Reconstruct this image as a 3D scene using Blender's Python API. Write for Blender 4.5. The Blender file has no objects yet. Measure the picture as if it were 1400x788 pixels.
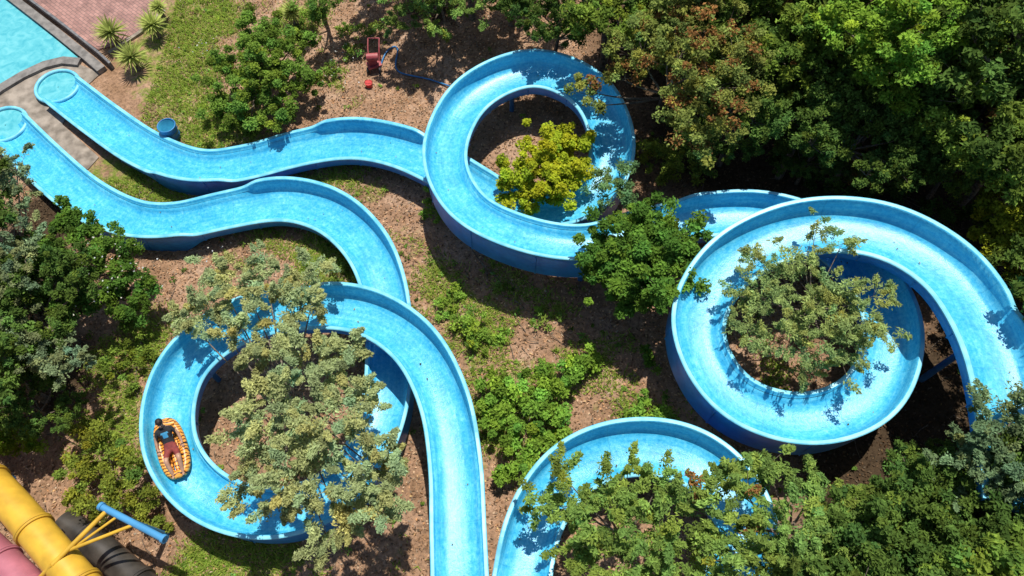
import bpy, math, numpy as np
from mathutils import Vector, Matrix
rng=np.random.default_rng(7)
S=bpy.context.scene
# ------------------------------------------------------------------ camera / survey frame
T=math.radians(27); D=20.8; Z0=2.6; F=1000.0
C=np.array([0,-D*math.sin(T),Z0+D*math.cos(T)])
FW=np.array([0,math.sin(T),-math.cos(T)]); UP=np.array([0,math.cos(T),math.sin(T)])
cd=bpy.data.cameras.new("camera"); cam=bpy.data.objects.new("camera",cd); S.collection.objects.link(cam)
cam.location=C; cam.rotation_euler=(T,0,0); cd.sensor_width=36; cd.lens=36*F/1400; cd.clip_end=1000; cd.clip_start=.1
S.camera=cam
def g(x,y):
    s=np.clip((np.asarray(x,float)+14.5)/33,0,1)
    b=np.clip((np.asarray(x,float)+15.5)/3,0,1)
    return 4.4*s+b*(0.07*np.sin(x*.9+1)*np.cos(y*.8)+.05*np.sin(x*1.7+y*1.3))
def P(u,v,z):
    d=FW+np.array([1,0,0])*(u-700)/F+UP*(394-v)/F
    return C+d*((z-C[2])/d[2])
def Q(u,v,h=0.):
    z=2.+h
    for _ in range(12):
        p=P(u,v,z); z=float(g(p[0],p[1]))+h
    return P(u,v,z)
# ------------------------------------------------------------------ material helpers
def newmat(name):
    m=bpy.data.materials.new(name); m.use_nodes=True; nt=m.node_tree
    return m,nt,nt.nodes["Principled BSDF"]
def N(nt,t,**k):
    n=nt.nodes.new(t)
    for a,b in k.items():
        if a in n.inputs.keys(): n.inputs[a].default_value=b
        else: setattr(n,a,b)
    return n
def ramp(nt,src,stops):
    r=nt.nodes.new("ShaderNodeValToRGB"); e=r.color_ramp.elements
    while len(e)<len(stops): e.new(.5)
    for i,(p,c) in enumerate(stops):
        e[i].position=p; e[i].color=(*c,1) if len(c)==3 else c
    nt.links.new(src,r.inputs[0]); return r
def mix(nt,a,b,f,mode='MIX'):
    n=nt.nodes.new("ShaderNodeMix"); n.data_type='RGBA'; n.blend_type=mode
    for s,val in ((6,a),(7,b),(0,f)):
        if hasattr(val,'links'): nt.links.new(val,n.inputs[s])
        else: n.inputs[s].default_value=(*val,1) if isinstance(val,tuple) else val
    return n.outputs[2]
def simple(name,c1,c2,scale=6,rough=.6,bump=.2,detail=6):
    m,nt,b=newmat(name)
    tc=N(nt,"ShaderNodeTexCoord"); n=N(nt,"ShaderNodeTexNoise",Scale=scale,Detail=detail)
    nt.links.new(tc.outputs["Object"],n.inputs["Vector"])
    r=ramp(nt,n.outputs[0],[(.35,c1),(.65,c2)]); nt.links.new(r.outputs[0],b.inputs["Base Color"])
    b.inputs["Roughness"].default_value=rough
    bp=N(nt,"ShaderNodeBump",Strength=bump,Distance=.02); nt.links.new(n.outputs[0],bp.inputs["Height"]); nt.links.new(bp.outputs[0],b.inputs["Normal"])
    return m
# ------------------------------------------------------------------ mesh helpers
def qmesh(name,V,Fc,mats,mi=None,col=None,smooth=False,link=True,uv=None):
    V=np.asarray(V,np.float32); Fc=np.asarray(Fc,np.int32); me=bpy.data.meshes.new(name)
    me.vertices.add(len(V)); me.vertices.foreach_set("co",V.ravel())
    me.loops.add(Fc.size); me.loops.foreach_set("vertex_index",Fc.ravel())
    me.polygons.add(len(Fc)); me.polygons.foreach_set("loop_start",np.arange(len(Fc),dtype=np.int32)*4)
    me.polygons.foreach_set("loop_total",np.full(len(Fc),4,np.int32))
    if mi is not None: me.polygons.foreach_set("material_index",np.asarray(mi,np.int32))
    sm=np.full(len(Fc),smooth) if isinstance(smooth,bool) else np.asarray(smooth)
    me.polygons.foreach_set("use_smooth",sm.astype(bool))
    for m in mats: me.materials.append(m)
    if col is not None:
        a=me.color_attributes.new("Col",'FLOAT_COLOR','POINT'); a.data.foreach_set("color",np.asarray(col,np.float32).ravel())
    if uv is not None:
        l=me.uv_layers.new(name="UVMap"); l.data.foreach_set("uv",np.asarray(uv,np.float32)[Fc.ravel()].ravel())
    me.update(calc_edges=True)
    ob=bpy.data.objects.new(name,me)
    if link: S.collection.objects.link(ob)
    return ob
class B:   # mesh accumulator (quads)
    def __init__(s): s.V=[];s.F=[];s.M=[];s.n=0;s.Cc=[];s.Sm=[]
    def add(s,V,Fc,mi=0,col=(1,1,1,1),smooth=True):
        V=np.asarray(V,float).reshape(-1,3);Fc=np.asarray(Fc,int).reshape(-1,4)
        s.V.append(V);s.F.append(Fc+s.n);s.n+=len(V);s.M.append(np.full(len(Fc),mi));s.Sm.append(np.full(len(Fc),smooth))
        c=np.asarray(col,float); s.Cc.append(np.tile(c,(len(V),1)) if c.ndim==1 else c)
    def tube(s,pts,rad,sides=7,mi=0,col=(1,1,1,1),cap=True):
        pts=np.asarray(pts,float);n=len(pts);rad=np.broadcast_to(np.asarray(rad,float),(n,))
        tg=np.gradient(pts,axis=0);tg/=np.linalg.norm(tg,axis=1)[:,None]+1e-9
        ref=np.array([0,0,1.]) if abs(tg[0][2])<.9 else np.array([1.,0,0])
        a=np.cross(tg,ref);a/=np.linalg.norm(a,axis=1)[:,None]+1e-9;b=np.cross(tg,a)
        th=np.linspace(0,2*np.pi,sides,endpoint=False)
        V=pts[:,None]+rad[:,None,None]*(np.cos(th)[None,:,None]*a[:,None]+np.sin(th)[None,:,None]*b[:,None])
        i=np.arange(n-1)[:,None]*sides;j=np.arange(sides)[None];k=(j+1)%sides
        Fc=np.stack([i+j,i+k,i+sides+k,i+sides+j],-1).reshape(-1,4);V=V.reshape(-1,3)
        s.add(V,Fc,mi,col)
        if cap and sides%2==0:
            for e in (0,n-1):
                R=V[e*sides:(e+1)*sides]; h=sides//2
                s.add(R,[[q,q+1,sides-2-q,sides-1-q] for q in range(h-1)],mi,col,False)
    def box(s,c,sz,rot=0,mi=0,col=(1,1,1,1)):
        c=np.asarray(c,float);h=np.asarray(sz,float)/2
        V=np.array([[x,y,z] for x in(-1,1) for y in(-1,1) for z in(-1,1)])*h
        R=np.array([[math.cos(rot),-math.sin(rot),0],[math.sin(rot),math.cos(rot),0],[0,0,1]])
        s.add(V@R.T+c,[[0,1,3,2],[4,6,7,5],[0,4,5,1],[2,3,7,6],[0,2,6,4],[1,5,7,3]],mi,col,False)
    def make(s,name,mats,link=True):
        return qmesh(name,np.vstack(s.V),np.vstack(s.F),mats,np.concatenate(s.M),np.vstack(s.Cc),np.concatenate(s.Sm),link)
# ------------------------------------------------------------------ ground
grass_blobs=[(230,50,100,1),(270,30,85,1),(240,130,75,1),(300,190,70,1),(190,230,55,1),(150,240,50,1),(235,268,50,1),(340,250,50,.85),(440,240,45,.7),(505,255,42,.6),
 (350,330,48,.7),(440,345,52,.95),(470,375,42,.95),(560,330,32,.5),(600,385,45,.7),(645,445,55,.85),(720,400,38,.45),(770,420,32,.35),(700,560,70,.95),
 (330,765,58,.85),(270,780,48,.85),(420,775,36,.6),(170,500,60,.85),(200,440,40,.6),(160,600,60,.75),(880,570,45,.8),(800,500,42,.5),(900,210,30,.5),(530,430,40,.5),(120,20,30,1),(690,365,32,.45),(480,140,20,.4),
 (400,30,60,.9),(460,110,30,.6),(840,470,25,.4),(540,750,30,.4),(1060,500,30,.6),(770,230,30,.4)]
BX=np.array([Q(q[0],q[1])[:2] for q in grass_blobs]); BR=np.array([q[2]/42. for q in grass_blobs]); BW=np.array([q[3] for q in grass_blobs])
def gmask(x,y):
    d2=(x[...,None]-BX[:,0])**2+(y[...,None]-BX[:,1])**2
    return np.clip((np.exp(-(d2/(BR**2))**1.5)*BW).sum(-1),0,1)
wood_shade_blobs=[(1000,180,120),(1150,150,160),(1300,160,170),(900,60,90),(1080,240,80),(1380,330,120),(1250,330,60),(1330,650,150),(1230,700,90),(1400,500,80),(1260,560,60),(30,400,90),(60,300,50),(60,520,70),(1150,-100,300),(600,0,60),(1400,0,250)]  # wooded areas where tree shade is painted into the ground colour
WX=np.array([Q(q[0],q[1])[:2] for q in wood_shade_blobs]); WR=np.array([q[2]/42. for q in wood_shade_blobs])
def wood_shade_mask(x,y):
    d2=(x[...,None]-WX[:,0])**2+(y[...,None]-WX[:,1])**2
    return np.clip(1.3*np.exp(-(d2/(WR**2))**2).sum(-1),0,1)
xs=np.concatenate([np.linspace(-300,-30,28)[:-1],np.linspace(-30,30,380),np.linspace(30,300,28)[1:]])
ys=np.concatenate([np.linspace(-300,-20,28)[:-1],np.linspace(-20,26,300),np.linspace(26,300,28)[1:]])
X,Y=np.meshgrid(xs,ys,indexing='ij'); Zg=g(X,Y)
fine=(np.clip((X+15.5)/1.5,0,1))*((abs(X)<30)&(Y>-20)&(Y<26))
Zg=Zg+fine*(rng.normal(0,.012,X.shape))-0.01
mk=gmask(X,Y); mw_=wood_shade_mask(X,Y); nx,ny=X.shape
idx=np.arange(nx*ny).reshape(nx,ny)
Fc=np.stack([idx[:-1,:-1],idx[1:,:-1],idx[1:,1:],idx[:-1,1:]],-1).reshape(-1,4)
m,nt,b=newmat("earth_and_grass")
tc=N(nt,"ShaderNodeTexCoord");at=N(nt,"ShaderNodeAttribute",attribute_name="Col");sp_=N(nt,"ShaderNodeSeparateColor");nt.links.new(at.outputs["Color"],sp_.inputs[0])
n1=N(nt,"ShaderNodeTexNoise",Scale=.7,Detail=8,Roughness=.7);n2=N(nt,"ShaderNodeTexNoise",Scale=9,Detail=8,Roughness=.75);n3=N(nt,"ShaderNodeTexNoise",Scale=2.2,Detail=8,Roughness=.7)
for n in(n1,n2,n3): nt.links.new(tc.outputs["Object"],n.inputs["Vector"])
r1=ramp(nt,n1.outputs[0],[(.3,(.25,.145,.08)),(.5,(.4,.245,.155)),(.7,(.55,.38,.27))])
r2=ramp(nt,n2.outputs[0],[(.3,(.3,.28,.25)),(.5,(.9,.9,.9)),(.72,(1.4,1.35,1.25))])
earth=mix(nt,r1.outputs[0],r2.outputs[0],1.,'MULTIPLY')
shaded_earth=mix(nt,(.075,.05,.03),r2.outputs[0],1.,'MULTIPLY')  # dark earth tone: painted shade of the woodland floor
earth=mix(nt,earth,shaded_earth,sp_.outputs[1])
rg=ramp(nt,n2.outputs[0],[(.32,(.06,.09,.015)),(.5,(.17,.22,.035)),(.7,(.32,.34,.08))])
ad=N(nt,"ShaderNodeMath",operation='MULTIPLY_ADD'); nt.links.new(n3.outputs[0],ad.inputs[0]); ad.inputs[1].default_value=3.6; ad.inputs[2].default_value=-2.3
sm=N(nt,"ShaderNodeMath",operation='ADD'); nt.links.new(ad.outputs[0],sm.inputs[0]); nt.links.new(sp_.outputs[0],sm.inputs[1])
rm=ramp(nt,sm.outputs[0],[(.15,(0,0,0)),(.7,(1,1,1))])
cf=mix(nt,earth,rg.outputs[0],rm.outputs[0]); nt.links.new(cf,b.inputs["Base Color"]); b.inputs["Roughness"].default_value=.95
b.inputs["Specular IOR Level"].default_value=.1
bp=N(nt,"ShaderNodeBump",Strength=.8,Distance=.06);nt.links.new(n2.outputs[0],bp.inputs["Height"]);nt.links.new(bp.outputs[0],b.inputs["Normal"])
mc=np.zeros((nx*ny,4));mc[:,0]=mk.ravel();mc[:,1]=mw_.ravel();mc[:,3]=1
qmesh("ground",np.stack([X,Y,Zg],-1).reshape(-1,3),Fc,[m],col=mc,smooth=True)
# ------------------------------------------------------------------ leaf materials
def leafmat(name,trans=.35):
    m=bpy.data.materials.new(name);m.use_nodes=True;nt=m.node_tree;nt.nodes.clear()
    o=N(nt,"ShaderNodeOutputMaterial");at=N(nt,"ShaderNodeAttribute",attribute_name="Col")
    d=N(nt,"ShaderNodeBsdfDiffuse")
    t=N(nt,"ShaderNodeBsdfTranslucent");mx=N(nt,"ShaderNodeMixShader");mx.inputs[0].default_value=trans
    oi=N(nt,"ShaderNodeObjectInfo"); hs=N(nt,"ShaderNodeHueSaturation")
    ma=N(nt,"ShaderNodeMapRange");ma.inputs[3].default_value=.9;ma.inputs[4].default_value=1.25
    nt.links.new(oi.outputs["Random"],ma.inputs[0]);nt.links.new(ma.outputs[0],hs.inputs["Value"]);nt.links.new(at.outputs["Color"],hs.inputs["Color"])
    nt.links.new(hs.outputs[0],d.inputs["Color"]);nt.links.new(hs.outputs[0],t.inputs["Color"])
    nt.links.new(d.outputs[0],mx.inputs[1]);nt.links.new(t.outputs[0],mx.inputs[2]);nt.links.new(mx.outputs[0],o.inputs[0]);return m
LEAF=leafmat("foliage")
BARK=simple("bark",(.09,.065,.045),(.26,.21,.16),14,.9,.5)
def leaves(ctr,rad,n,L,W,col,var=.25,flat=.7,upb=.6,out=None,autumn=0.,rg=rng,spray=None):
    """n leaf quads around each centre. returns V,F,C"""
    k=len(ctr); off=rg.normal(0,1,(k,n,3)); off/=np.linalg.norm(off,axis=2)[...,None]+1e-6
    off*=(rg.random((k,n,1))**.6); off[...,2]*=flat
    if spray is not None:
        t=rg.random((k,n,1)); off=off*(1-t*.65)*.85+spray[:,None]*(t*1.5-.4)
    p=(ctr[:,None]+off*np.asarray(rad).reshape(-1,1,1)).reshape(-1,3); m=len(p)
    nr=rg.normal(0,1,(m,3)); nr[:,2]=abs(nr[:,2])+upb; nr/=np.linalg.norm(nr,axis=1)[:,None]
    dr=rg.normal(0,1,(m,3))+off.reshape(-1,3)*1.2; dr-=nr*(dr*nr).sum(1)[:,None]; dr/=np.linalg.norm(dr,axis=1)[:,None]+1e-6
    sd=np.cross(nr,dr); l=L*(.6+.8*rg.random((m,1))); w=W*(.6+.8*rg.random((m,1)))
    V=np.stack([p-dr*l*.5,p+sd*w*.5-dr*l*.05,p+dr*l*.5-nr*l*.12,p-sd*w*.5-dr*l*.05],1).reshape(-1,3)
    Fc=np.arange(m*4).reshape(-1,4)
    cv=np.repeat(1+var*rg.normal(0,1,(k,1)),n,axis=0); tint=np.repeat(rg.normal(0,.1,(k,1)),n,axis=0)
    c=np.asarray(col)[None]*np.clip(cv*(1+.22*rg.normal(0,1,(m,1))),.35,2.0)
    c=c*np.concatenate([1+tint,np.ones_like(tint),1-tint],1)
    if autumn>0:
        s=np.repeat(rg.random(k)<autumn,n)&(rg.random(m)<.75); c[s]=np.array([.34,.17,.06])*(.6+.8*rg.random((s.sum(),1)))
    c=np.clip(c,.003,.8); c4=np.concatenate([c,np.ones((m,1))],1)
    return V,Fc,np.repeat(c4,4,axis=0)
def build_tree(name,base,lobes,col,L=.08,W=.045,dens=2300,cl=.2,var=.22,flat=.7,trunk=.12,autumn=0.,link=True,seed=None,spray=False,grow=1.12,cb=1.5,upb=.8,tw=3):
    r=np.random.default_rng(seed if seed is not None else int(rng.integers(1e9)))
    bb=B(); base=np.asarray(base,float); lob=np.asarray(lobes,float); cen=lob[:,:3].mean(0); lob=lob.copy(); lob[:,3]*=grow
    col=np.asarray(col)*cb
    top=np.array([cen[0],cen[1],np.median(lob[:,2])])
    h=top[2]-base[2]; ts=np.linspace(0,1,8)[:,None]
    tp=base+(top-base)*ts; tp[:,:2]+=(np.sin(ts*5+r.random(1)*6)*.06*h)*np.array([[1,.6]])*ts*(1-ts)*2
    tp[0,2]-=.15
    bb.tube(tp,trunk*(1.15-ts[:,0]*.95),8,1)
    for x,y,z,R in lob:
        c=np.array([x,y,z]); f=np.clip((z-R*.8-base[2])/max(h,.1)*.8,.12,.85); a=tp[int(round(f*7))]
        ce=c-[0,0,R*.35]
        midp=(a+ce)/2+r.normal(0,.12,3)*np.array([1,1,.3])-[0,0,.1]
        q=np.linspace(0,1,6)[:,None]; pts=a*(1-q)**2+2*midp*q*(1-q)+ce*q*q
        bb.tube(pts,trunk*.38*(1.1-q[:,0]*.9),6,1,cap=False)
        n=max(5,int(R*R/(cl*cl)*1.45))
        d=r.normal(0,1,(n,3)); d/=np.linalg.norm(d,axis=1)[:,None]; d[:,2]=d[:,2]*.9+.1
        rr=r.random((n,1))**.45
        ph=r.random(3)*6; az=np.arctan2(d[:,1],d[:,0])[:,None]
        lobe=1+.22*np.sin(2*az+ph[0])+.16*np.sin(5*az+ph[1])
        pc=c+d*rr*R*lobe*np.array([1,1,flat])
        for k in range(0,n,tw):
            s=pts[-2]+(ce-pts[-2])*r.random(); m2=(s+pc[k])/2+r.normal(0,.05,3)
            bb.tube([s,m2,pc[k]-[0,0,.05]],[trunk*.12,trunk*.07,trunk*.03+.002],4,1,cap=False)
        lp=max(6,int(dens*R*R*3.2/n)); sp=None
        if spray:
            sp=d+r.normal(0,.35,(n,3)); sp[:,2]=sp[:,2]*.5+.1; sp/=np.linalg.norm(sp,axis=1)[:,None]
        V,Fq,Cq=leaves(pc,cl*(.55+.9*r.random(n)),lp,L,W,col,var,.75,upb,autumn=autumn,rg=r,spray=sp)
        bb.add(V,Fq,0,Cq,False)
    return bb.make(name,[LEAF,BARK],link)
def tree(name,bu,bv,lobes,col,**k):
    b0=Q(bu,bv,0); ls=[]
    for u,v,h,R in lobes:
        p=Q(u,v,h); ls.append((*p,R))
    return build_tree(name,b0,ls,col,**k)
sage=(.245,.275,.12)
tree("cypress_tree",405,600,[(330,385,3.2,.8),(390,425,3.6,.85),(280,420,3.0,.65),(420,500,4.1,.9),(470,480,3.8,.6),(380,550,4.3,.9),(455,570,4.3,.9),(500,545,3.8,.55),(350,610,3.9,.75),(420,650,4.1,.9),(500,640,4.0,.75),(525,690,3.6,.5),(465,715,3.6,.65),(385,685,3.4,.5),(335,665,3.3,.4),(435,365,3.0,.5),(320,450,3.4,.45),(530,620,3.6,.4),(445,740,3.2,.4),(360,480,3.9,.55),(250,430,2.8,.4),(290,365,2.8,.45),(540,660,3.4,.35),(410,395,3.2,.55),(360,350,2.8,.4)],sage,L=.085,W=.036,dens=2700,cl=.2,var=.14,trunk=.09,seed=1,spray=True,upb=1.,tw=6)
tree("oak_sapling",750,268,[(745,212,2.0,.8),(708,240,1.8,.6),(785,222,1.9,.65),(762,262,1.7,.6),(722,272,1.5,.5),(790,195,1.8,.45),(750,240,2.2,.65),(700,250,1.4,.45),(770,190,2,.45)],(.25,.275,.018),L=.09,W=.06,dens=2500,cl=.17,var=.13,trunk=.05,autumn=.0,seed=2,cb=1.4,tw=5,upb=1.)
tree("laurel_tree",885,405,[(880,300,2.8,.7),(838,340,2.8,.82),(920,330,2.8,.85),(870,370,2.7,.95),(828,380,2.4,.65),(905,385,2.5,.75),(860,415,2.1,.5),(880,335,3.1,.8),(935,350,2.3,.45),(820,350,2.4,.5)],(.075,.145,.022),L=.1,W=.055,dens=2100,cl=.18,trunk=.1,seed=3,tw=5)
tree("willow_tree",1105,450,[(1105,350,3.3,.5),(1045,400,3.0,.75),(1120,400,3.4,.8),(1180,430,3.1,.7),(1085,460,3.0,.75),(1160,485,2.7,.6),(1025,450,2.7,.55),(1215,455,2.7,.4),(1120,305,3.4,.35),(1155,330,3.2,.35),(1040,350,3.1,.5),(1010,400,2.7,.4),(1200,400,3.0,.4),(1130,440,3.2,.65),(1100,500,2.4,.45)],(.2,.255,.085),L=.09,W=.028,dens=1350,cl=.19,var=.14,trunk=.06,seed=4,spray=True,tw=5,upb=1.)
tree("alder_tree",880,800,[(780,680,3.2,.6),(742,690,2.8,.45),(830,690,3.5,.75),(850,760,3.4,.85),(905,650,3.3,.4),(905,730,3.7,.85),(800,740,3.2,.65),(860,640,3.0,.4),(790,780,2.9,.55),(960,790,3.5,.8),(765,640,2.7,.35)],(.16,.235,.05),L=.1,W=.038,dens=1600,cl=.19,var=.18,trunk=.08,seed=5,spray=True,tw=5,upb=.9)
tree("alder_tree",1060,790,[(960,690,3.8,.7),(1020,675,3.8,.7),(1055,640,3.5,.5),(1080,720,3.8,.8),(1140,700,3.4,.55),(1150,765,3.4,.65),(1010,760,3.8,.8),(1080,790,3.7,.75),(1000,635,3.2,.35),(1175,670,2.9,.35),(1115,650,3.2,.4),(1175,720,2.9,.35)],(.15,.22,.05),L=.1,W=.038,dens=1600,cl=.19,var=.18,trunk=.08,autumn=.04,seed=6,spray=True,tw=5,upb=.9)
tree("young_alder_tree",858,262,[(832,240,2.6,.45),(850,265,2.4,.4),(818,270,2.3,.3),(858,225,2.4,.3)],(.11,.19,.07),L=.09,W=.035,dens=1300,cl=.16,trunk=.04,seed=7,tw=4)
tree("plum_tree",900,150,[(800,118,3.2,.42),(815,140,3.0,.34),(850,100,3.5,.5),(880,60,4.0,.85),(930,70,4.5,.9),(975,110,4.5,.9),(940,150,4.1,.8),(985,165,4.0,.65),(1010,60,4.5,.85),(965,200,3.5,.6),(1035,110,4.1,.6),(920,25,4.5,.85)],(.18,.21,.05),L=.09,W=.05,dens=1200,cl=.19,trunk=.1,autumn=.22,seed=8,tw=2)
tree("poplar_tree",1230,130,[(1190,40,5.0,.8),(1240,20,5.5,.9),(1260,80,5.0,.7),(1200,95,4.4,.6),(1300,40,5.2,.8),(1235,130,3.9,.45),(1150,20,5.0,.7),(1320,100,4.2,.5)],(.17,.28,.035),L=.11,W=.06,dens=1300,cl=.2,trunk=.12,seed=9)
tree("elder_tree",1400,340,[(1395,290,2.2,.75),(1365,325,2.0,.55),(1425,350,2.0,.7),(1360,285,2.1,.45),(1415,400,1.8,.5),(1380,360,1.6,.4)],(.22,.25,.022),L=.1,W=.06,dens=1700,cl=.19,seed=10,trunk=.07)
tree("cypress_tree",1390,640,[(1400,535,3.9,.4),(1362,580,3.8,.5),(1395,590,3.8,.55),(1330,610,3.4,.5),(1420,640,3.6,.8),(1360,640,3.5,.6),(1345,550,3.7,.3),(1325,660,3.,.6)],(.11,.155,.07),L=.085,W=.036,dens=1900,cl=.19,seed=11,spray=True,trunk=.08)
tree("cypress_tree",10,330,[(15,215,3.2,.5),(10,290,3.6,.85),(30,340,3.5,.65),(0,380,3.5,.8),(25,250,3.4,.5),(30,470,3.0,.5),(60,500,2.8,.55),(100,500,2.6,.5),(10,440,3.1,.7),(90,470,2.6,.4)],(.17,.21,.1),L=.085,W=.04,dens=1900,cl=.19,seed=12,spray=True,tw=5)
tree("laurel_tree",110,380,[(90,300,2.0,.6),(130,320,2.0,.65),(160,360,1.8,.65),(110,360,2.2,.7),(190,390,1.4,.5),(70,350,2.2,.65),(150,410,1.5,.65),(90,410,1.9,.65),(60,440,1.7,.55),(180,430,1.1,.45)],(.07,.135,.022),L=.1,W=.055,dens=1700,cl=.19,seed=13)
tree("bay_tree",350,120,[(350,50,1.7,.85),(310,90,1.5,.75),(385,90,1.6,.8),(340,130,1.4,.8),(380,150,1.1,.65),(300,145,1.0,.6),(400,50,1.5,.7),(335,170,.7,.5),(420,110,1.0,.5),(360,95,1.9,.8)],(.125,.2,.032),L=.08,W=.05,dens=2600,cl=.19,seed=14,tw=6,grow=1.2)
tree("laurel_tree",440,5,[(400,-20,2.0,.7),(450,-10,2.2,.7),(500,-30,2.3,.8),(430,20,1.7,.5)],(.09,.16,.03),seed=15,dens=1600)
tree("alder_tree",600,10,[(560,-10,2.5,.8),(590,30,2.1,.55),(540,30,1.9,.55),(620,-5,2.5,.7),(660,5,2.5,.6),(610,50,1.4,.35),(690,-20,2.7,.7)],(.13,.2,.045),seed=16,dens=1700,spray=True)
# bushes
def bush(name,pts,col,**k):
    c=np.mean([(p[0],p[1]) for p in pts],0)
    tree(name,c[0],c[1],pts,col,trunk=.03,**k)
G1=(.145,.25,.035)
bush("shrub",[(690,525,.6,.5),(735,540,.7,.6),(780,510,.6,.55),(700,580,.6,.55),(715,630,.6,.5),(800,490,.4,.35),(665,560,.5,.35),(760,570,.5,.5),(690,650,.5,.35),(740,600,.5,.5)],G1,L=.1,W=.055,dens=2000,cl=.18,seed=21,tw=5)
bush("shrub",[(620,400,.2,.3),(635,440,.4,.45),(655,465,.3,.4),(610,425,.2,.3),(680,460,.15,.25)],(.16,.26,.04),L=.1,W=.045,dens=1200,cl=.15,seed=22)
bush("shrub",[(880,560,.5,.45),(910,575,.5,.35),(860,580,.3,.3)],G1,L=.1,W=.05,dens=1500,cl=.16,seed=23)
bush("shrub",[(20,590,.8,.55),(50,600,.8,.4),(0,610,.8,.5)],(.15,.22,.02),dens=1700,cl=.17,seed=24)
bush("shrub",[(140,610,.9,.6),(110,640,.8,.55),(170,650,.9,.6),(150,690,.8,.5),(195,690,.6,.45),(120,590,.7,.4),(200,640,.5,.35),(215,715,.4,.3),(100,680,.7,.4)],(.17,.2,.03),dens=1900,cl=.17,seed=25)
bush("shrub",[(585,270,.5,.25),(600,295,.4,.3),(575,290,.3,.2)],G1,dens=1300,cl=.13,seed=26)
bush("shrub",[(190,480,.4,.4),(160,500,.5,.45),(215,500,.3,.3),(180,530,.3,.3)],(.13,.19,.03),dens=1300,cl=.16,seed=27)
bush("shrub",[(885,210,.5,.5),(930,215,.6,.55),(905,240,.4,.4),(960,230,.4,.4)],(.18,.22,.035),dens=1400,cl=.17,seed=28)
bush("shrub",[(470,365,.2,.3),(450,385,.2,.3),(490,385,.2,.25)],(.14,.2,.04),dens=900,cl=.14,seed=29)
bush("shrub",[(735,430,.1,.2),(690,455,.1,.18),(560,210,.1,.15)],G1,dens=1000,cl=.12,seed=30)
bush("shrub",[(1380,740,2.2,.6),(1400,700,2.2,.5),(1360,775,2.1,.4)],(.17,.25,.03),dens=1500,cl=.18,seed=31)
bush("shrub",[(885,480,.5,.25),(885,500,.3,.25)],(.08,.15,.02),dens=1400,cl=.12,seed=32)
bush("shrub",[(690,395,.1,.25),(750,440,.1,.3),(800,470,.1,.25),(590,350,.1,.2)],(.15,.22,.04),dens=600,cl=.12,seed=33)
bush("shrub",[(480,70,.3,.35),(450,95,.3,.35),(500,40,.3,.35),(465,40,.3,.35)],(.12,.19,.035),dens=1100,cl=.14,seed=34)
bush("shrub",[(1120,240,.6,.6),(1080,215,.5,.5),(1170,255,.6,.5),(1230,250,.6,.6),(1290,290,.5,.5),(1340,300,.5,.5),(1200,220,.6,.5)],(.06,.1,.02),dens=1200,cl=.18,seed=35)
# generic wood trees (shared meshes)
gen=[]
for k,(col,aut) in enumerate([((.075,.125,.026),.0),((.125,.185,.03),.02),((.14,.165,.04),.12)]):
    r=np.random.default_rng(100+k); ls=[(0,0,4.0,.8)]
    for i in range(11):
        a=i*2.4+r.random()*.6; d=.8+1.35*r.random(); ls.append((d*math.cos(a),d*math.sin(a),2.4+1.6*r.random(),.45+.4*r.random()))
    o=build_tree("t",(0,0,0),ls,col,L=.12,W=.06,dens=1000,cl=.2,trunk=.13,autumn=aut,link=False,seed=50+k); gen.append(o.data)
def place(name,x,y,k,sc,rz,dz=0):
    o=bpy.data.objects.new(name,gen[k]); S.collection.objects.link(o)
    o.location=(x,y,float(g(x,y))+dz); o.scale=(sc,sc,sc*1.05); o.rotation_euler=(0,0,rz)
wood=[(760,30,0,.7),(840,-10,1,1),(1010,160,0,.7),(1080,60,1,1.),(1110,160,0,.85),(1180,190,0,.75),(1060,-30,0,1.2),(1270,180,0,.8),(1340,160,1,.9),(1400,190,0,.9),(1370,80,0,1.3),
 (1480,260,1,1),(1530,440,0,1.0),(1335,690,0,.6),(1255,730,0,.7),(1330,750,0,.8),(1400,840,1,1),(1490,650,0,1.),(1250,820,0,.9),(1350,-20,0,1.2),(1450,60,0,1.2),
 (40,420,0,.8),(40,560,0,.5),(-20,500,0,.9),(950,-40,2,1.2),(700,-60,0,.9),(1200,-60,1,1.3),(-60,300,0,1.1),(1140,840,0,.9),(60,380,0,.6),(640,-80,1,1),(560,-90,0,.9),(1190,230,2,.4),(1430,720,0,.8),(1275,655,0,.35),
 (1000,30,0,.9),(1140,90,1,.9),(1060,120,0,.7),(1230,110,0,.9),(1300,100,1,1.),(1440,140,0,1.),(1100,-80,0,1.2),(1280,-60,0,1.2),(900,-60,0,1.1),(1240,215,0,.45),(1310,225,1,.5),(1110,215,0,.4),(1290,690,0,.55),(1380,780,0,.8),(1220,770,0,.6)]
for i,(u,v,k,s) in enumerate(wood):
    p=Q(u,v,3.2*s); place("woodland_tree",p[0],p[1],k,s,i*1.7)
r=np.random.default_rng(5)
for i in range(60):
    a=r.random()*6.28; d=25+r.random()*35; x=d*math.cos(a);y=d*.9*math.sin(a)+3
    if x<-17 and y>4 : continue
    place("woodland_tree",x,y,int(r.integers(3)),1.1+.6*r.random(),r.random()*6)
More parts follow.
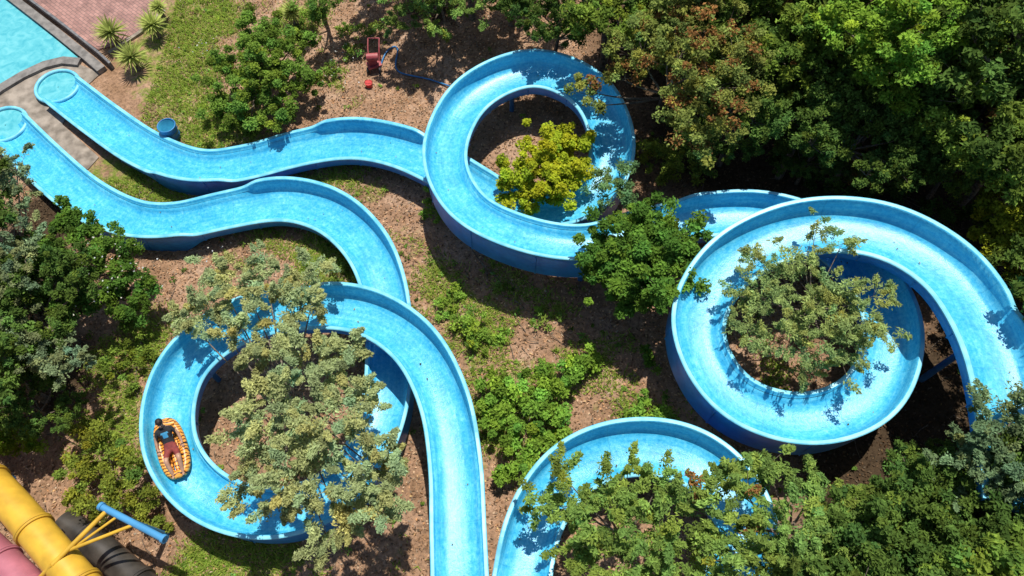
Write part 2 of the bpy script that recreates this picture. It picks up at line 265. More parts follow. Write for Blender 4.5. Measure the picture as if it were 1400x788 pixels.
# ------------------------------------------------------------------ slides
def spline(pts,step=.12):
    pts=np.asarray(pts,float); p=np.vstack([2*pts[0]-pts[1],pts,2*pts[-1]-pts[-2]]); out=[]
    for i in range(1,len(p)-2):
        t=np.linspace(0,1,30,endpoint=False)[:,None]
        out.append(.5*((2*p[i])+(-p[i-1]+p[i+1])*t+(2*p[i-1]-5*p[i]+4*p[i+1]-p[i+2])*t**2+(-p[i-1]+3*p[i]-3*p[i+1]+p[i+2])*t**3))
    out=np.vstack(out+[pts[-1:]])
    def res(o):
        s=np.concatenate([[0],np.cumsum(np.linalg.norm(np.diff(o,axis=0),axis=1))]); n=int(s[-1]/step)
        q=np.linspace(0,s[-1],n); return np.stack([np.interp(q,s,o[:,i]) for i in range(3)],1)
    out=res(out)
    for _ in range(14):
        o=out.copy(); o[1:-1]=.25*out[:-2]+.5*out[1:-1]+.25*out[2:]; out=o
    return res(out)
def smooth1(a,n):
    for _ in range(n):
        b=a.copy(); b[1:-1]=.25*a[:-2]+.5*a[1:-1]+.25*a[2:]; a=b
    return a
mi_,nt,b=newmat("slide_inner_gelcoat")
uvn=N(nt,"ShaderNodeTexCoord")
v1=N(nt,"ShaderNodeTexVoronoi",Scale=9.,feature='SMOOTH_F1'); w=N(nt,"ShaderNodeTexNoise",Scale=3.,Detail=4)
nt.links.new(uvn.outputs["Object"],w.inputs["Vector"]); wv=mix(nt,uvn.outputs["Object"],w.outputs["Color"],.12); nt.links.new(wv,v1.inputs["Vector"])
n4=N(nt,"ShaderNodeTexNoise",Scale=13,Detail=7,Roughness=.78); nt.links.new(uvn.outputs["Object"],n4.inputs["Vector"])
n5=N(nt,"ShaderNodeTexNoise",Scale=1.1,Detail=6,Roughness=.65); nt.links.new(uvn.outputs["Object"],n5.inputs["Vector"])
mp=N(nt,"ShaderNodeMapping");mp.inputs["Scale"].default_value=(1.4,34,1);nt.links.new(uvn.outputs["UV"],mp.inputs[0])
n6=N(nt,"ShaderNodeTexNoise",Scale=1.6,Detail=6,Roughness=.65);nt.links.new(mp.outputs[0],n6.inputs["Vector"])
ra=ramp(nt,n5.outputs[0],[(.3,(.04,.41,.68)),(.7,(.085,.56,.82))])
rb=ramp(nt,n4.outputs[0],[(.34,(.4,.72,.86)),(.5,(1,1,1)),(.66,(1.8,1.16,1.05))])
rc=ramp(nt,v1.outputs["Distance"],[(.25,(.9,.95,.98)),(.75,(1.6,1.1,1.03))])
rd=ramp(nt,n6.outputs[0],[(.3,(.6,.8,.88)),(.5,(1,1,1)),(.7,(1.7,1.14,1.04))])
c=mix(nt,ra.outputs[0],rb.outputs[0],1.,'MULTIPLY'); c=mix(nt,c,rc.outputs[0],1.,'MULTIPLY'); c=mix(nt,c,rd.outputs[0],1.,'MULTIPLY')
sx=N(nt,"ShaderNodeSeparateXYZ"); nt.links.new(uvn.outputs["UV"],sx.inputs[0])
jm=N(nt,"ShaderNodeMath",operation='FRACT'); nt.links.new(sx.outputs[0],jm.inputs[0])
jr=ramp(nt,jm.outputs[0],[(.0,(.5,.65,.72)),(.01,(.55,.7,.77)),(.018,(1,1,1))])
c=mix(nt,c,jr.outputs[0],.45,'MULTIPLY')
nt.links.new(c,b.inputs["Base Color"]); b.inputs["Roughness"].default_value=.27; b.inputs["Specular IOR Level"].default_value=.4
bp=N(nt,"ShaderNodeBump",Strength=.5,Distance=.015); nt.links.new(n4.outputs[0],bp.inputs["Height"]); nt.links.new(bp.outputs[0],b.inputs["Normal"])
rim_m=simple("slide_rim_gelcoat",(.12,.5,.7),(.26,.68,.84),3,.4,.05)
mo,nt,b=newmat("slide_outer_gelcoat")
uvn=N(nt,"ShaderNodeTexCoord"); n=N(nt,"ShaderNodeTexNoise",Scale=2.5,Detail=7,Roughness=.7); nt.links.new(uvn.outputs["Object"],n.inputs["Vector"])
ra=ramp(nt,n.outputs[0],[(.3,(.01,.17,.56)),(.65,(.025,.3,.8))]); nt.links.new(ra.outputs[0],b.inputs["Base Color"]); b.inputs["Roughness"].default_value=.4
steel=simple("painted_steel_blue",(.03,.14,.35),(.05,.2,.45),5,.5,.05)
allp=[]
def slide(name,ctl,WS=.8,hi=.52,lo=.32):
    pts=spline([Q(u,v,h) for u,v,h in ctl]); n=len(pts)
    pts[:,2]=smooth1(pts[:,2],60)
    tg=np.gradient(pts,axis=0); th=np.unwrap(np.arctan2(tg[:,1],tg[:,0])); ds=np.linalg.norm(tg,axis=1)
    k=smooth1(np.gradient(th)/ds,12)
    nrm=np.stack([-np.sin(th),np.cos(th)],1)
    def act(s):
        a=((k*s)>.12).astype(float); return smooth1(a,4)
    right=act(1); left=act(-1)
    hl=lo+(hi-lo)*left; hr=lo+(hi-lo)*right
    kk_=smooth1(np.clip(k,-.4,.4),10); bank=kk_*.2
    s=np.concatenate([[0],np.cumsum(np.linalg.norm(np.diff(pts,axis=0),axis=1))])
    dp0=.5*np.clip((s-3)/3,0,1)
    dl=.14+dp0*smooth1(left,8); dr=.14+dp0*smooth1(right,8)
    WSv=WS if np.ndim(WS)==0 else np.interp(s/s[-1],WS[0],WS[1])
    def half(h,dp,sg):
        o=np.ones_like(h)
        L=[(.5*o,-.12-(dp-.14)*.6),(.76*o,-dp+.03),(.83*o,-dp+.09),(.82*o,h*.55),(.81*o,h-.04),(.90*o,h-.04),(.90*o,h+.0),(.87*o,h+.015),(.775*o,h+.015),(.745*o,h-.01),(.725*o,h*.6),(.69*o,.2*o),(.62*o,.09*o),(.48*o,.03*o),(.25*o,.006*o)]
        return [(sg*a*WSv,b_) for a,b_ in L]
    Lh=half(hl,dl,1); Rh=half(hr,dr,-1); o=np.ones(n)
    prof=[(0*o,-.13*o)]+Lh+[(0*o,0*o)]+Rh[::-1]; m=len(prof)
    A=np.stack([p[0] for p in prof],1); Zz=np.stack([p[1] for p in prof],1)
    Zz=Zz-A*bank[:,None]
    V=np.empty((n,m,3)); V[...,0]=pts[:,0:1]+nrm[:,0:1]*A; V[...,1]=pts[:,1:2]+nrm[:,1:2]*A; V[...,2]=pts[:,2:3]+Zz
    i=np.arange(n-1)[:,None]*m; j=np.arange(m)[None]; kk=(j+1)%m
    Fc=np.stack([i+j,i+m+j,i+m+kk,i+kk],-1)
    reg=np.zeros(m,int); nl=len(Lh)
    for q in range(m):
        a=q if q<=nl else m-1-q
        reg[q]= 2 if a<5 else (1 if a<9 else 0)
    mi=np.broadcast_to(reg[None],(n-1,m)).reshape(-1)
    UV=np.stack([np.broadcast_to(s[:,None]/1.8,(n,m)),np.broadcast_to(np.linspace(0,1,m)[None],(n,m))],-1).reshape(-1,2)
    sm=np.broadcast_to(((reg!=1))[None],(n-1,m)).reshape(-1)
    body=qmesh("channel",V.reshape(-1,3),Fc.reshape(-1,4),[mi_,rim_m,mo],mi,smooth=sm,uv=UV)
    e=bpy.data.objects.new(name,None); S.collection.objects.link(e); body.parent=e
    bb=B()
    for q in range(7,n-3,15):
        ring=[V[q,a] for a in list(range(6,-1,-1))+list(range(m-1,m-7,-1))]
        ring=np.array(ring); ring[:,2]-=.012
        bb.tube(ring,.03,4)
    fl=bb.make("joint_flanges",[mo]); fl.parent=e
    bb=B(); allp.append(pts)
    for q in range(20,n-5,27):
        p=pts[q]; z0=float(g(p[0],p[1]))
        if p[2]-z0<.5: continue
        hit=False
        for op in allp:
            d=np.hypot(op[:,0]-p[0],op[:,1]-p[1]); lowr=op[:,2]<p[2]-.6
            if (d[lowr]<1.0).any(): hit=True
        if hit: continue
        bb.tube([[p[0],p[1],z0-.2],[p[0],p[1],p[2]-.13]],.08,10)
        a=nrm[q]; bb.tube([[p[0]-a[0]*.45,p[1]-a[1]*.45,p[2]-.17],[p[0]+a[0]*.45,p[1]+a[1]*.45,p[2]-.17]],.05,6)
    if bb.V: bb.make("support_posts",[steel]).parent=e
    return pts,th,V,bank
A_=slide("water_slide",[(88,128,.12),(145,172,.2),(205,212,.3),(270,235,.36),(340,230,.42),(410,210,.48),(480,200,.52),(540,208,.56),(595,230,.6),(650,262,.7),(705,292,.82),(770,297,.92),(820,262,1.05),(835,200,1.2),(802,133,1.3),(725,105,1.4),(645,142,1.52),(609,218,1.62),(638,290,1.7),(715,329,1.75),(800,342,1.75),(880,320,1.65),(960,305,1.45),(1040,303,1.2),(1120,330,1.15),(1185,390,1.25),(1212,465,1.4),(1180,548,1.55),(1090,580,1.7),(992,543,1.9),(948,450,2.1),(995,366,2.25),(1090,322,2.4),(1195,325,2.5),(1280,372,2.6),(1332,440,2.7),(1362,510,2.8),(1380,610,2.9),(1390,700,3.0)],
  WS=([0,.25,.3,.6,.8,1],[.86,.84,.74,.71,.76,.9]))
B_=slide("water_slide",[(14,178,.12),(65,228,.2),(120,275,.28),(180,305,.36),(240,310,.4),(310,294,.44),(390,282,.48),(455,298,.52),(505,345,.56),(530,410,.6),(535,480,.66),(530,555,.72),(503,630,.82),(450,685,.95),(370,706,1.08),(293,683,1.2),(244,625,1.35),(240,555,1.48),(268,493,1.6),(335,447,1.72),(420,427,1.8),(500,433,1.87),(567,475,1.92),(608,550,1.97),(624,640,2.02),(627,720,2.07),(630,800,2.12),(632,900,2.2)],
  WS=([0,.3,.4,1],[.86,.84,.74,.7]))
C_=slide("water_slide",[(700,900,1.5),(714,788,1.4),(731,715,1.35),(769,655,1.35),(820,625,1.4),(880,616,1.45),(940,628,1.5),(990,668,1.6),(1015,730,1.7),(1000,800,1.8),(960,850,1.9)],WS=.74)
# ------------------------------------------------------------------ a few fallen leaves lying in the slides
ctr=[]
for pts,th,V,_b in (A_,B_,C_):
    q=rng.integers(10,len(pts)-5,int(len(pts)*.09)); a=rng.normal(0,.25,len(q)); nn=np.stack([-np.sin(th[q]),np.cos(th[q])],1)
    c=pts[q].copy(); c[:,:2]+=nn*a[:,None]; c[:,2]+=.03+abs(a)*.1; ctr.append(c)
ctr=np.vstack(ctr); Vl,Fl,Cl=leaves(ctr,.01+0*ctr[:,0],1,.055,.035,(.25,.19,.07),.4,.1,3.)
qmesh("fallen_leaves",Vl,Fl,[LEAF],col=Cl)
# ------------------------------------------------------------------ pool, coping, paving
def poly(name,uvp,z,mat,th=.0,parent=None):
    import bmesh
    bm=bmesh.new(); vs=[bm.verts.new(P(u,v,z)) for u,v in uvp]; f=bm.faces.new(vs); 
    if f.normal.z<0: f.normal_flip()
    if th:
        r=bmesh.ops.extrude_face_region(bm,geom=[f]); 
        for e in r['geom']:
            if isinstance(e,bmesh.types.BMVert): e.co.z-=th
        bmesh.ops.recalc_face_normals(bm,faces=bm.faces)
    bmesh.ops.triangulate(bm,faces=bm.faces)
    me=bpy.data.meshes.new(name); bm.to_mesh(me); bm.free(); me.materials.append(mat)
    o=bpy.data.objects.new(name,me); S.collection.objects.link(o)
    if parent: o.parent=parent
    return o
conc=simple("concrete",(.17,.14,.11),(.38,.32,.26),2.5,.85,.3)
cop=simple("coping_stone",(.14,.13,.12),(.26,.24,.22),4,.8,.2)
mw,nt,b=newmat("pool_water")
tc=N(nt,"ShaderNodeTexCoord");n=N(nt,"ShaderNodeTexNoise",Scale=3.,Detail=3,Distortion=1.);nt.links.new(tc.outputs["Object"],n.inputs["Vector"])
r_=ramp(nt,n.outputs[0],[(.3,(.07,.4,.48)),(.5,(.12,.49,.55)),(.7,(.18,.56,.61))]);nt.links.new(r_.outputs[0],b.inputs["Base Color"]);b.inputs["Roughness"].default_value=.06
bp=N(nt,"ShaderNodeBump",Strength=.15,Distance=.05);nt.links.new(n.outputs[0],bp.inputs["Height"]);nt.links.new(bp.outputs[0],b.inputs["Normal"])
mb,nt,b=newmat("brick_paving")
tc=N(nt,"ShaderNodeTexCoord");br=N(nt,"ShaderNodeTexBrick",Scale=1.9);mp=N(nt,"ShaderNodeMapping");mp.inputs["Rotation"].default_value=(0,0,.7);nt.links.new(tc.outputs["Object"],mp.inputs[0]);nt.links.new(mp.outputs[0],br.inputs["Vector"])
br.inputs["Color1"].default_value=(.44,.24,.2,1);br.inputs["Color2"].default_value=(.32,.17,.145,1);br.inputs["Mortar"].default_value=(.16,.11,.1,1)
br.inputs["Mortar Size"].default_value=.018
nz=N(nt,"ShaderNodeTexNoise",Scale=2.,Detail=6);nt.links.new(tc.outputs["Object"],nz.inputs["Vector"]);rz=ramp(nt,nz.outputs[0],[(.3,(.65,.65,.65)),(.7,(1.2,1.2,1.2))])
nt.links.new(mix(nt,br.outputs[0],rz.outputs[0],1.,'MULTIPLY'),b.inputs["Base Color"]);b.inputs["Roughness"].default_value=.85
pool=bpy.data.objects.new("swimming_pool",None);S.collection.objects.link(pool)
arc=[(108,80),(85,78),(60,84),(30,98),(0,116),(-60,160)]
poly("water",[(-400,-300),(-60,-58),(12,0)]+arc+[(-400,260)],.06,mw,.05,pool)
def strip(name,uvp,w,z,mat,th,parent=None):
    p=np.array([P(u,v,z) for u,v in uvp]); t=np.gradient(p,axis=0); t/=np.linalg.norm(t,axis=1)[:,None]; nn=np.stack([-t[:,1],t[:,0],0*t[:,0]],1)
    bb=B(); n=len(p); a=p-nn*w/2; c=p+nn*w/2; dn=np.array([0,0,th])
    V=np.stack([a-dn,a,c,c-dn],1).reshape(-1,3); Fc=[]
    for i in range(n-1):
        for k in range(3): Fc.append([i*4+k,i*4+4+k,i*4+5+k,i*4+1+k])
    Fc+= [[0,1,2,3],[4*n-4,4*n-3,4*n-2,4*n-1]]
    bb.add(V,Fc,0,smooth=False); o=bb.make(name,[mat]); 
    if parent:o.parent=parent
    return o
strip("coping",[(a,b+4) for a,b in arc],.36,.14,cop,.16,pool)
strip("edge_wall",[(-420,-310),(-60,-62),(18,-2),(75,42),(122,80),(138,94)],.34,.2,cop,.22,pool)
strip("edge_rail",[(-410,-325),(-40,-66),(34,-6),(90,36),(135,72),(150,86)],.09,.32,simple("dark_metal",(.1,.1,.11),(.2,.2,.2),8,.5,.1),.32,pool)
poly("paving",[(-400,-400),(-50,-80),(34,-4),(134,68),(165,60),(190,42),(238,0),(420,-130),(600,-400)],.035,mb,.05)
strip("paving_kerb",[(148,72),(190,44),(242,-2),(420,-134)],.14,.09,conc,.1)
poly("concrete_apron",[(-60,175),(0,128),(35,106),(65,92),(108,88),(138,100),(110,125),(85,170),(135,215),(120,232),(85,215),(50,180),(20,165),(-50,210)],.03,conc,.05)
for (u,v,du) in ((80,120,30),(8,172,30)):
    e=bpy.data.objects.new("splash_basin",None);S.collection.objects.link(e)
    c=P(u,v,.1); th_=np.linspace(0,2*np.pi,33); R=.78
    bb=B(); bb.tube(np.stack([c[0]+R*np.cos(th_),c[1]+R*np.sin(th_),0*th_+.17],1),.07,6,cap=False); o=bb.make("rim",[rim_m]);o.parent=e
    bb=B(); rr=np.array([.02,.4,.76]); V=np.stack([np.stack([c[0]+q*np.cos(th_),c[1]+q*np.sin(th_),0*th_+.13+.02*q],1) for q in rr],0)
    Fc=[[i*33+j,i*33+j+1,i*33+34+j,i*33+33+j] for i in range(2) for j in range(32)]
    bb.add(V.reshape(-1,3),Fc);o=bb.make("water",[mw]);o.parent=e
# ------------------------------------------------------------------ rosette plants
for (u,v,R) in ((150,42,.7),(207,32,.66),(178,76,.68),(398,14,.5),(215,8,.4)):
    p=Q(u,v,.7); z0=float(g(p[0],p[1])); bb=B(); bb.tube([[p[0],p[1],z0-.1],[p[0],p[1],z0+.35],[p[0],p[1],z0+.6]],[.11,.09,.06],8,1)
    c0=np.array([p[0],p[1],z0+.6])
    for i in range(80):
        a=i*2.4; el=math.radians(-15+85*(i/80)); L=R*(.85+.3*rng.random()); d=np.array([math.cos(a)*math.cos(el),math.sin(a)*math.cos(el),math.sin(el)]); sd=np.array([-math.sin(a),math.cos(a),0])
        w=.036; m1=c0+d*L*.5; t=c0+d*L-np.array([0,0,.06]); col=np.array([.42,.48,.13])*(.6+.7*rng.random())
        bb.add([c0-sd*w*.6,m1-sd*w,m1+sd*w,c0+sd*w*.6,m1-sd*w,t-sd*.002,t+sd*.002,m1+sd*w],[[0,1,2,3],[4,5,6,7]],0,(*col,1),False)
    bb.make("yucca_plant",[LEAF,BARK])
# ------------------------------------------------------------------ barrel
blue_pl=simple("blue_plastic",(.02,.16,.4),(.04,.24,.52),4,.45,.05); black=simple("black_rubber",(.01,.01,.012),(.03,.03,.03),4,.6,.05)
p=Q(237,190,0); bb=B(); zz=np.array([0,.02,.25,.28,.31,.55,.58,.61,.8,.83])*.85; rr=np.array([.25,.28,.3,.325,.3,.3,.325,.3,.29,.31])*.95
tl=np.array([.06,.02,0])
bb.tube([p+tl*z+np.array([0,0,z]) for z in zz],rr,20,0,cap=False); bb.tube([p+tl*z+np.array([0,0,z]) for z in (.70,.68,.1,.08)],[.29,.26,.26,.01],20,1,cap=False)
bb.tube([p+tl*.7+np.array([.3*math.cos(a),.3*math.sin(a),.71]) for a in np.linspace(0,6.283,25)],.022,6,0,cap=False)
bb.make("trash_barrel",[blue_pl,simple("barrel_interior",(.03,.25,.42),(.05,.35,.52),5,.5,.05)])
# ------------------------------------------------------------------ red hose cart with hose
red=simple("red_paint",(.33,.05,.06),(.45,.12,.12),6,.5,.1)
p=Q(513,95,0); bb=B(); z=p[2]
bb.box((p[0],p[1],z+.25),(.5,.34,.06),.4,0); bb.box((p[0]-.05,p[1]+.05,z+.42),(.3,.28,.28),.4,0)
for a in (-1,1):
    q=np.array([p[0]+.22*a,p[1]-.2,z+.13]); bb.tube([q-[.03,0,0],q+[.03,0,0]],.13,12,1)
    bb.tube([[p[0]+.18*a,p[1]+.1,z+.25],[p[0]+.2*a,p[1]+.4,z+.6],[p[0]+.2*a,p[1]+.75,z+.75]],.025,6,0); bb.tube([[p[0]+.2*a,p[1]+.35,z],[p[0]+.2*a,p[1]+.35,z+.52]],.022,6,0)
bb.tube([[p[0]-.2,p[1]+.75,z+.75],[p[0]+.2,p[1]+.75,z+.75]],.025,6,0); bb.tube([[p[0]-.2,p[1]-.02,z+.6],[p[0]+.2,p[1]+.02,z+.6]],.14,12,0)
bb.make("hose_cart",[red,black])
for nm,pl,mt in (("garden_hose",[(520,92),(528,70),(545,62),(540,95),(560,103),(585,108),(615,118)],blue_pl),):
    bb=B(); bb.tube(spline([Q(u,v,.05) for u,v in pl],.08),.028,6,0); bb.make(nm,[mt])
bb=B(); q=Q(505,118,0); bb.tube([q+[0,0,0],q+[0,0,.18]],[.12,.14],12,0,cap=True); bb.tube([q+[.14*math.cos(a),0,.18+.12*math.sin(a)] for a in np.linspace(0,3.14,9)],.01,5,0); bb.make("red_bucket",[simple("red_plastic",(.5,.03,.03),(.6,.05,.04),5,.4,.05)])
# ------------------------------------------------------------------ tube slides bottom-left
def gel(name,c,k=.82,sc=1.7): 
    return simple(name,tuple(x*k for x in c),c,sc,.4,.04)
def tubeslide(pl,h,R,mat,dark):
    e=bpy.data.objects.new("tube_slide",None);S.collection.objects.link(e)
    p=spline([Q(u,v,h) for u,v in pl]); bb=B(); bb.tube(p,R,28,0); bb.make("tube",[mat]).parent=e
    bb=B()
    for q in range(6,len(p)-4,17):
        bb.tube([p[q],p[q]+(p[q+1]-p[q])*.5],R+.05,28,0)
        bb.tube([p[q]+(p[q+1]-p[q])*.6,p[q]+(p[q+1]-p[q])*1.1],R+.05,28,0)
    bb.make("flanges",[dark]).parent=e
    bb=B()
    for q in range(4,len(p),30): bb.tube([[p[q][0],p[q][1],float(g(p[q][0],p[q][1]))-.2],p[q]-[0,0,R*.9]],.09,10)
    bb.make("posts",[steel]).parent=e
yel=gel("yellow_gelcoat",(.74,.44,.045),.75,2.5); yel2=gel("yellow_gelcoat_rim",(.62,.36,.035)); pk=gel("pink_gelcoat",(.5,.17,.21),.75,2.5); bk=gel("black_gelcoat",(.07,.06,.05),.4,2.5)
tubeslide([(-160,520),(-60,612),(8,680),(62,742),(128,820),(210,920)],1.7,.42,yel,yel2)
tubeslide([(-220,575),(-90,685),(-25,742),(40,806),(130,905)],1.4,.42,pk,pk)
tubeslide([(88,716),(125,740),(172,780),(240,845),(310,920)],.45,.38,bk,bk)
bb=B(); a=Q(137,692,2.0); c=Q(226,738,2.0); d_=(c-a)
bb.tube([a,c],.085,12,0); bb.tube([a,a+d_*.04],.11,12,0); bb.tube([c-d_*.04,c],.11,12,0)
m_=(a+c)/2; bb.tube([[m_[0],m_[1],float(g(m_[0],m_[1]))-.2],m_],.08,10,0)
y0=Q(72,772,2.1); y1=a+d_*.12; y2=a+d_*.55; y3=Q(95,752,2.1)
bb.tube([y0,y1],.06,8,1); bb.tube([y3,y2],.045,8,1); bb.tube([y0,Q(55,790,1.8)],.06,8,1); bb.tube([y3+[0,0,-.05],y1*.6+y2*.4],.035,8,1)
bb.make("support_frame",[gel("light_blue_paint",(.08,.32,.6)),yel])
# ------------------------------------------------------------------ raft and rider
ptsB,thB,VB,bankB=B_
target=Q(228,620,1.4)
qi=np.argmin(np.hypot(ptsB[:,0]-target[0],ptsB[:,1]-target[1])+(ptsB[:,2]<float(g(target[0],target[1]))+.9)*9)
o3=ptsB[qi]; fdir=-np.array([math.cos(thB[qi]),math.sin(thB[qi]),0]); 
slope=(ptsB[qi-4,2]-ptsB[qi+4,2])/(np.linalg.norm(ptsB[qi-4]-ptsB[qi+4])); fdir[2]=slope; fdir/=np.linalg.norm(fdir)
rdir=np.cross(fdir,[0,0,1]);rdir/=np.linalg.norm(rdir)
leftn=np.array([-math.sin(thB[qi]),math.cos(thB[qi]),0]); zb=-bankB[qi]*float(np.dot(rdir,leftn)); rdir=rdir+np.array([0,0,zb]); rdir/=np.linalg.norm(rdir)
udir=np.cross(rdir,fdir)
o3=o3+rdir*(.06 if rdir[0]<0 else -.06)
M=Matrix(((rdir[0],fdir[0],udir[0],o3[0]),(rdir[1],fdir[1],udir[1],o3[1]),(rdir[2],fdir[2],udir[2],o3[2]+.04),(0,0,0,1)))
mt,nt,b=newmat("striped_vinyl")
tc=N(nt,"ShaderNodeTexCoord");wv=N(nt,"ShaderNodeTexWave",Scale=3.4,Distortion=7.,Detail=2.,bands_direction='Y');wv.inputs["Detail Scale"].default_value=1.6
nt.links.new(tc.outputs["Object"],wv.inputs["Vector"]);r_=ramp(nt,wv.outputs[0],[(.13,(.02,.012,.008)),(.2,(.75,.24,.02)),(.7,(.85,.32,.03)),(1.,(.85,.42,.08))])
nt.links.new(r_.outputs[0],b.inputs["Base Color"]);b.inputs["Roughness"].default_value=.4
bb=B(); th_=np.linspace(0,2*np.pi,49)[:-1]; th2=np.append(th_,th_[0])
sup=lambda t,a,b_:np.stack([a*np.sign(np.cos(t))*abs(np.cos(t))**.75,b_*np.sign(np.sin(t))*abs(np.sin(t))**.75,0*t],1)
ringp=sup(th2,.27,.72); ringp[:,2]=.14+.07*np.maximum(0,-ringp[:,1]/.72)**2
bb.tube(ringp,.115,12,0,cap=False)
for q,x in enumerate((-.15,0,.15)): bb.tube([[x,-.64,.09],[x,0,.09],[x,.64,.09]],[.06,.08,.06],10,0)
bb.tube([[-.23,-.6,.24],[0,-.64,.28],[.23,-.6,.24]],[.09,.12,.09],10,0)
for sx_ in(-1,1): bb.tube([[sx_*.3,-.1,.25],[sx_*.32,0,.3],[sx_*.3,.1,.25]],.014,6,1)
raft=bb.make("inflatable_raft",[mt,black]); raft.matrix_world=M
def skin(vs,es,rad,root,sub=2):
    me=bpy.data.meshes.new("sk");me.from_pydata(vs,es,[]);o=bpy.data.objects.new("sk",me);S.collection.objects.link(o)
    md=o.modifiers.new("s",'SKIN');md.use_smooth_shade=True
    for i,r in enumerate(rad):
        sv=me.skin_vertices[0].data[i];rr=r if isinstance(r,tuple) else (r,r);sv.radius=rr;sv.use_root=(i==root)
    o.modifiers.new("u",'SUBSURF').levels=sub;o.modifiers["u"].render_levels=sub
    dg=bpy.context.evaluated_depsgraph_get();dg.update();ev=o.evaluated_get(dg);nm=bpy.data.meshes.new_from_object(ev)
    bpy.data.objects.remove(o);return nm
vs=[(0,-.02,.24),(0,-.16,.3),(0,-.3,.4),(0,-.42,.5),(0,-.5,.585),(0,-.54,.65),(0,-.56,.74),(0,-.55,.81)]
rad=[(.15,.11),(.145,.1),(.15,.11),(.15,.1),.058,.06,.092,.07]
es=[(i,i+1) for i in range(7)]
for sg in(-1,1):
    k=len(vs);vs+=[(sg*.17,-.43,.5),(sg*.28,-.26,.36),(sg*.3,-.06,.3),(sg*.3,.03,.29)];rad+=[.062,.045,.032,(.038,.02)];es+=[(3,k),(k,k+1),(k+1,k+2),(k+2,k+3)]
    k=len(vs);vs+=[(sg*.1,.06,.24),(sg*.16,.36,.42),(sg*.13,.6,.27),(sg*.12,.74,.2),(sg*.13,.82,.3)];rad+=[.09,.065,.055,.038,.03];es+=[(0,k),(k,k+1),(k+1,k+2),(k+2,k+3),(k+3,k+4)]
person=bpy.data.objects.new("person",None);S.collection.objects.link(person);person.matrix_world=M
skinm=simple("skin",(.42,.22,.14),(.5,.28,.18),8,.5,.03);shirt=simple("black_cotton",(.012,.012,.014),(.03,.03,.035),20,.9,.2);shorts=simple("dark_red_shorts",(.18,.03,.03),(.28,.05,.04),12,.8,.1);hairm=simple("dark_hair",(.008,.006,.005),(.03,.02,.015),30,.6,.5);bluep=simple("blue_print",(.03,.25,.5),(.1,.4,.6),10,.7,.05);white=simple("eye_white",(.7,.7,.7),(.8,.8,.8),5,.3,0)
body=skin(vs,es,rad,0)
for m_ in(skinm,shirt,shorts,bluep):body.materials.append(m_)
for f in body.polygons:
    x,y,z=f.center; mi=0
    if y<.0 and y>-.49 and abs(x)<.25 and z<.62: mi=1
    if mi==1 and abs(x)<.085 and -.36<y<-.22 and f.normal.z>.2: mi=3
    if y>-.1 and y<.28 and z<.5 and abs(x)<.26: mi=2
    f.material_index=mi
o=bpy.data.objects.new("body",body);S.collection.objects.link(o);o.parent=person
def uvs(bb,c,r,mi,seg=14,rings=9,cut=None):
    t=np.linspace(0,np.pi,rings);p_=np.linspace(0,2*np.pi,seg,endpoint=False)
    V=np.array([[c[0]+r[0]*math.sin(a)*math.cos(q),c[1]+r[1]*math.sin(a)*math.sin(q),c[2]+r[2]*math.cos(a)] for a in t for q in p_])
    bb.add(V,[[i*seg+j,(i+1)*seg+j,(i+1)*seg+(j+1)%seg,i*seg+(j+1)%seg] for i in range(rings-1) for j in range(seg)],mi)
bb=B();uvs(bb,(0,-.575,.785),(.09,.098,.088),1);uvs(bb,(0,-.60,.74),(.088,.08,.09),1)
uvs(bb,(0,-.455,.745),(.014,.02,.022),0)
for sg in(-1,1):
    uvs(bb,(sg*.032,-.472,.768),(.014,.008,.009),2);uvs(bb,(sg*.032,-.466,.768),(.006,.005,.006),1);uvs(bb,(sg*.095,-.56,.755),(.012,.02,.03),0);uvs(bb,(sg*.032,-.47,.787),(.018,.006,.004),1)
uvs(bb,(0,-.474,.705),(.025,.008,.007),3)
bb.make("head_details",[skinm,hairm,white,simple("lips",(.35,.12,.1),(.4,.15,.12),5,.5,0)]).parent=person
bb=B()
for sg in(-1,1):
    for q,(dx,L) in enumerate(((-.026,.07),(-.009,.08),(.009,.076),(.026,.06))):
        a=np.array([sg*.3+dx,.04,.29]);bb.tube([a,a+[0,L*.5,.006],a+[0,L*.85,-.01],a+[0,L*1.05,-.035]],[.011,.0105,.009,.006],8,0)
    a=np.array([sg*(.3-.03),-.0,.29]);bb.tube([a,a+[-sg*.03,.03,0],a+[-sg*.035,.06,-.015]],[.013,.011,.008],8,0)
bb.make("fingers",[skinm]).parent=person
# ------------------------------------------------------------------ ground scatter
def onground(n,x0=-19,x1=19,y0=-9,y1=15,rg=rng):
    x=rg.uniform(x0,x1,n);y=rg.uniform(y0,y1,n);return x,y
def clear(x,y): return ~((x<-12.5)&(y>5.5)&(x< -13.5))
x,y=onground(110000); k=clear(x,y); x,y=x[k],y[k]
ct=np.stack([x,y,g(x,y)+.02],1); V,Fq,Cq=leaves(ct,.03+0*x,1,.085,.045,(.44,.29,.18),.5,.3,2.2)
Cq[:,:3]*=np.repeat(1-.72*wood_shade_mask(x,y),4)[:,None]  # litter colour darkened too, to match the painted woodland shade
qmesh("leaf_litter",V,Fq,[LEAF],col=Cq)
x,y=onground(650000); pt=np.sin(x*2.1+np.sin(y*3))*np.cos(y*2.3+x)+.5*np.sin(x*5+y*3.3)*np.cos(y*4.7-x*2); gm=gmask(x,y); pr=np.clip(gm*1.15+pt*.42-.38,0,1)*np.clip(gm*3,0,1); k=(rng.random(len(x))<pr)&clear(x,y); x,y=x[k],y[k]
m=len(x); c0=np.stack([x,y,g(x,y)-.01],1); a=rng.random(m)*6.28; L=.07+.13*rng.random(m); tip=c0+np.stack([np.cos(a)*L*.8,np.sin(a)*L*.8,L*.7],1); sd=np.stack([-np.sin(a),np.cos(a),0*a],1)*.015
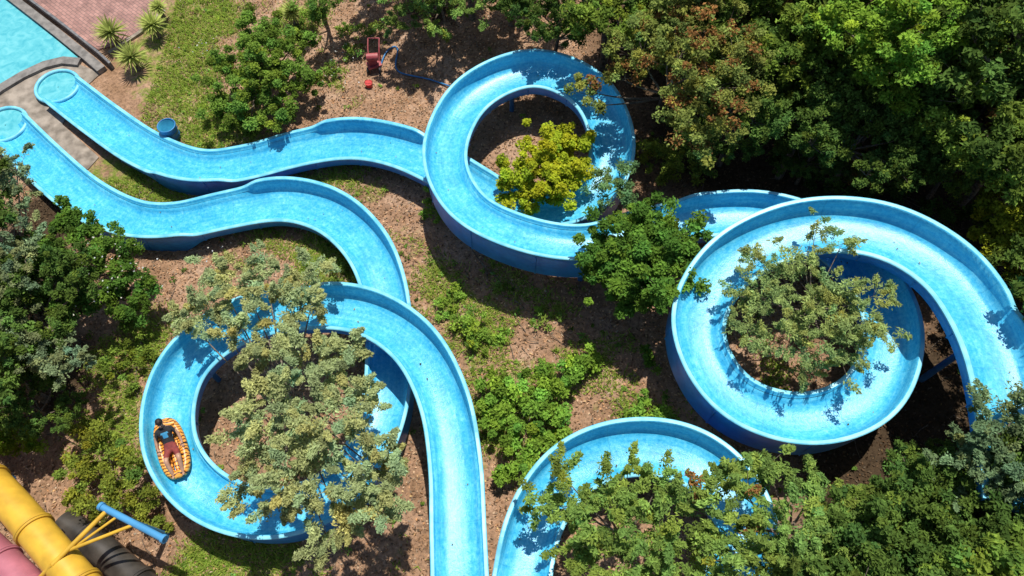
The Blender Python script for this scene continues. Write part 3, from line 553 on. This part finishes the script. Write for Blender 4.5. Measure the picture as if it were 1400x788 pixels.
V=np.stack([c0-sd,c0+sd,tip+sd*.3,tip-sd*.3],1).reshape(-1,3); cc=np.array([.25,.36,.055])*(.45+.9*rng.random((m,1)))+np.array([.14,.09,.03])*(rng.random((m,1))>.75); cc=np.repeat(np.concatenate([cc,np.ones((m,1))],1),4,axis=0)
qmesh("grass",V,np.arange(m*4).reshape(-1,4),[LEAF],col=cc)
# low broad-leaved weeds, scattered in the grass and bare earth
x,y=onground(3800); gm=gmask(x,y); k=(rng.random(len(x))<.12+.6*gm)&clear(x,y)&(x>-13.5); x,y=x[k],y[k]
V,Fq,Cq=leaves(np.stack([x,y,g(x,y)+.06],1),.05+.12*rng.random(len(x)),14,.09,.05,(.19,.3,.05),.3,.4,1.)
qmesh("weeds",V,Fq,[LEAF],col=Cq)
bb=B()
for i in range(800):
    x,y=onground(1);
    if not clear(x,y)[0]: continue
    a=rng.random()*6.28;L=.15+.5*rng.random();p0=np.array([x[0],y[0],float(g(x[0],y[0]))+.03]);d=np.array([math.cos(a),math.sin(a),0])*L
    bb.tube([p0,p0+d*.5+rng.normal(0,.03,3)*[1,1,.2],p0+d],[.012,.009,.004],4,0)
bb.make("fallen_twigs",[BARK])
# flowers
cl=[]
for (u,v,h,n_) in ((150,330,2.3,18),(120,390,2.2,20),(180,370,1.8,14),(470,70,.25,25),(450,100,.25,20),(300,325,.15,12),(280,60,.15,12)):
    p=Q(u,v,h); cl.append(p+rng.normal(0,1,(n_,3))*[.5,.45,.1])
V,Fq,Cq=leaves(np.vstack(cl),.02+np.zeros(sum(len(c) for c in cl)),3,.045,.035,(.75,.75,.68),.1,.3,1.5)
qmesh("white_flowers",V,Fq,[LEAF],col=Cq)
# ------------------------------------------------------------------ light
el=math.radians(72); rot=math.radians(15)
sd=Vector((math.sin(rot)*math.cos(el),math.cos(rot)*math.cos(el),math.sin(el)))
ld=bpy.data.lights.new("sun",'SUN');ld.energy=5.0;ld.angle=math.radians(.5);ld.color=(1,.96,.88);lo=bpy.data.objects.new("sun",ld);S.collection.objects.link(lo);lo.rotation_euler=sd.to_track_quat('Z','Y').to_euler()
w=bpy.data.worlds.new("World");S.world=w;w.use_nodes=True;nt=w.node_tree;sk=nt.nodes.new("ShaderNodeTexSky");sk.sky_type='NISHITA';sk.sun_disc=False;sk.sun_elevation=el;sk.sun_rotation=rot
nt.links.new(sk.outputs[0],nt.nodes["Background"].inputs[0]);nt.nodes["Background"].inputs[1].default_value=.095
S.view_settings.view_transform='Standard';S.view_settings.look='None';S.view_settings.exposure=0
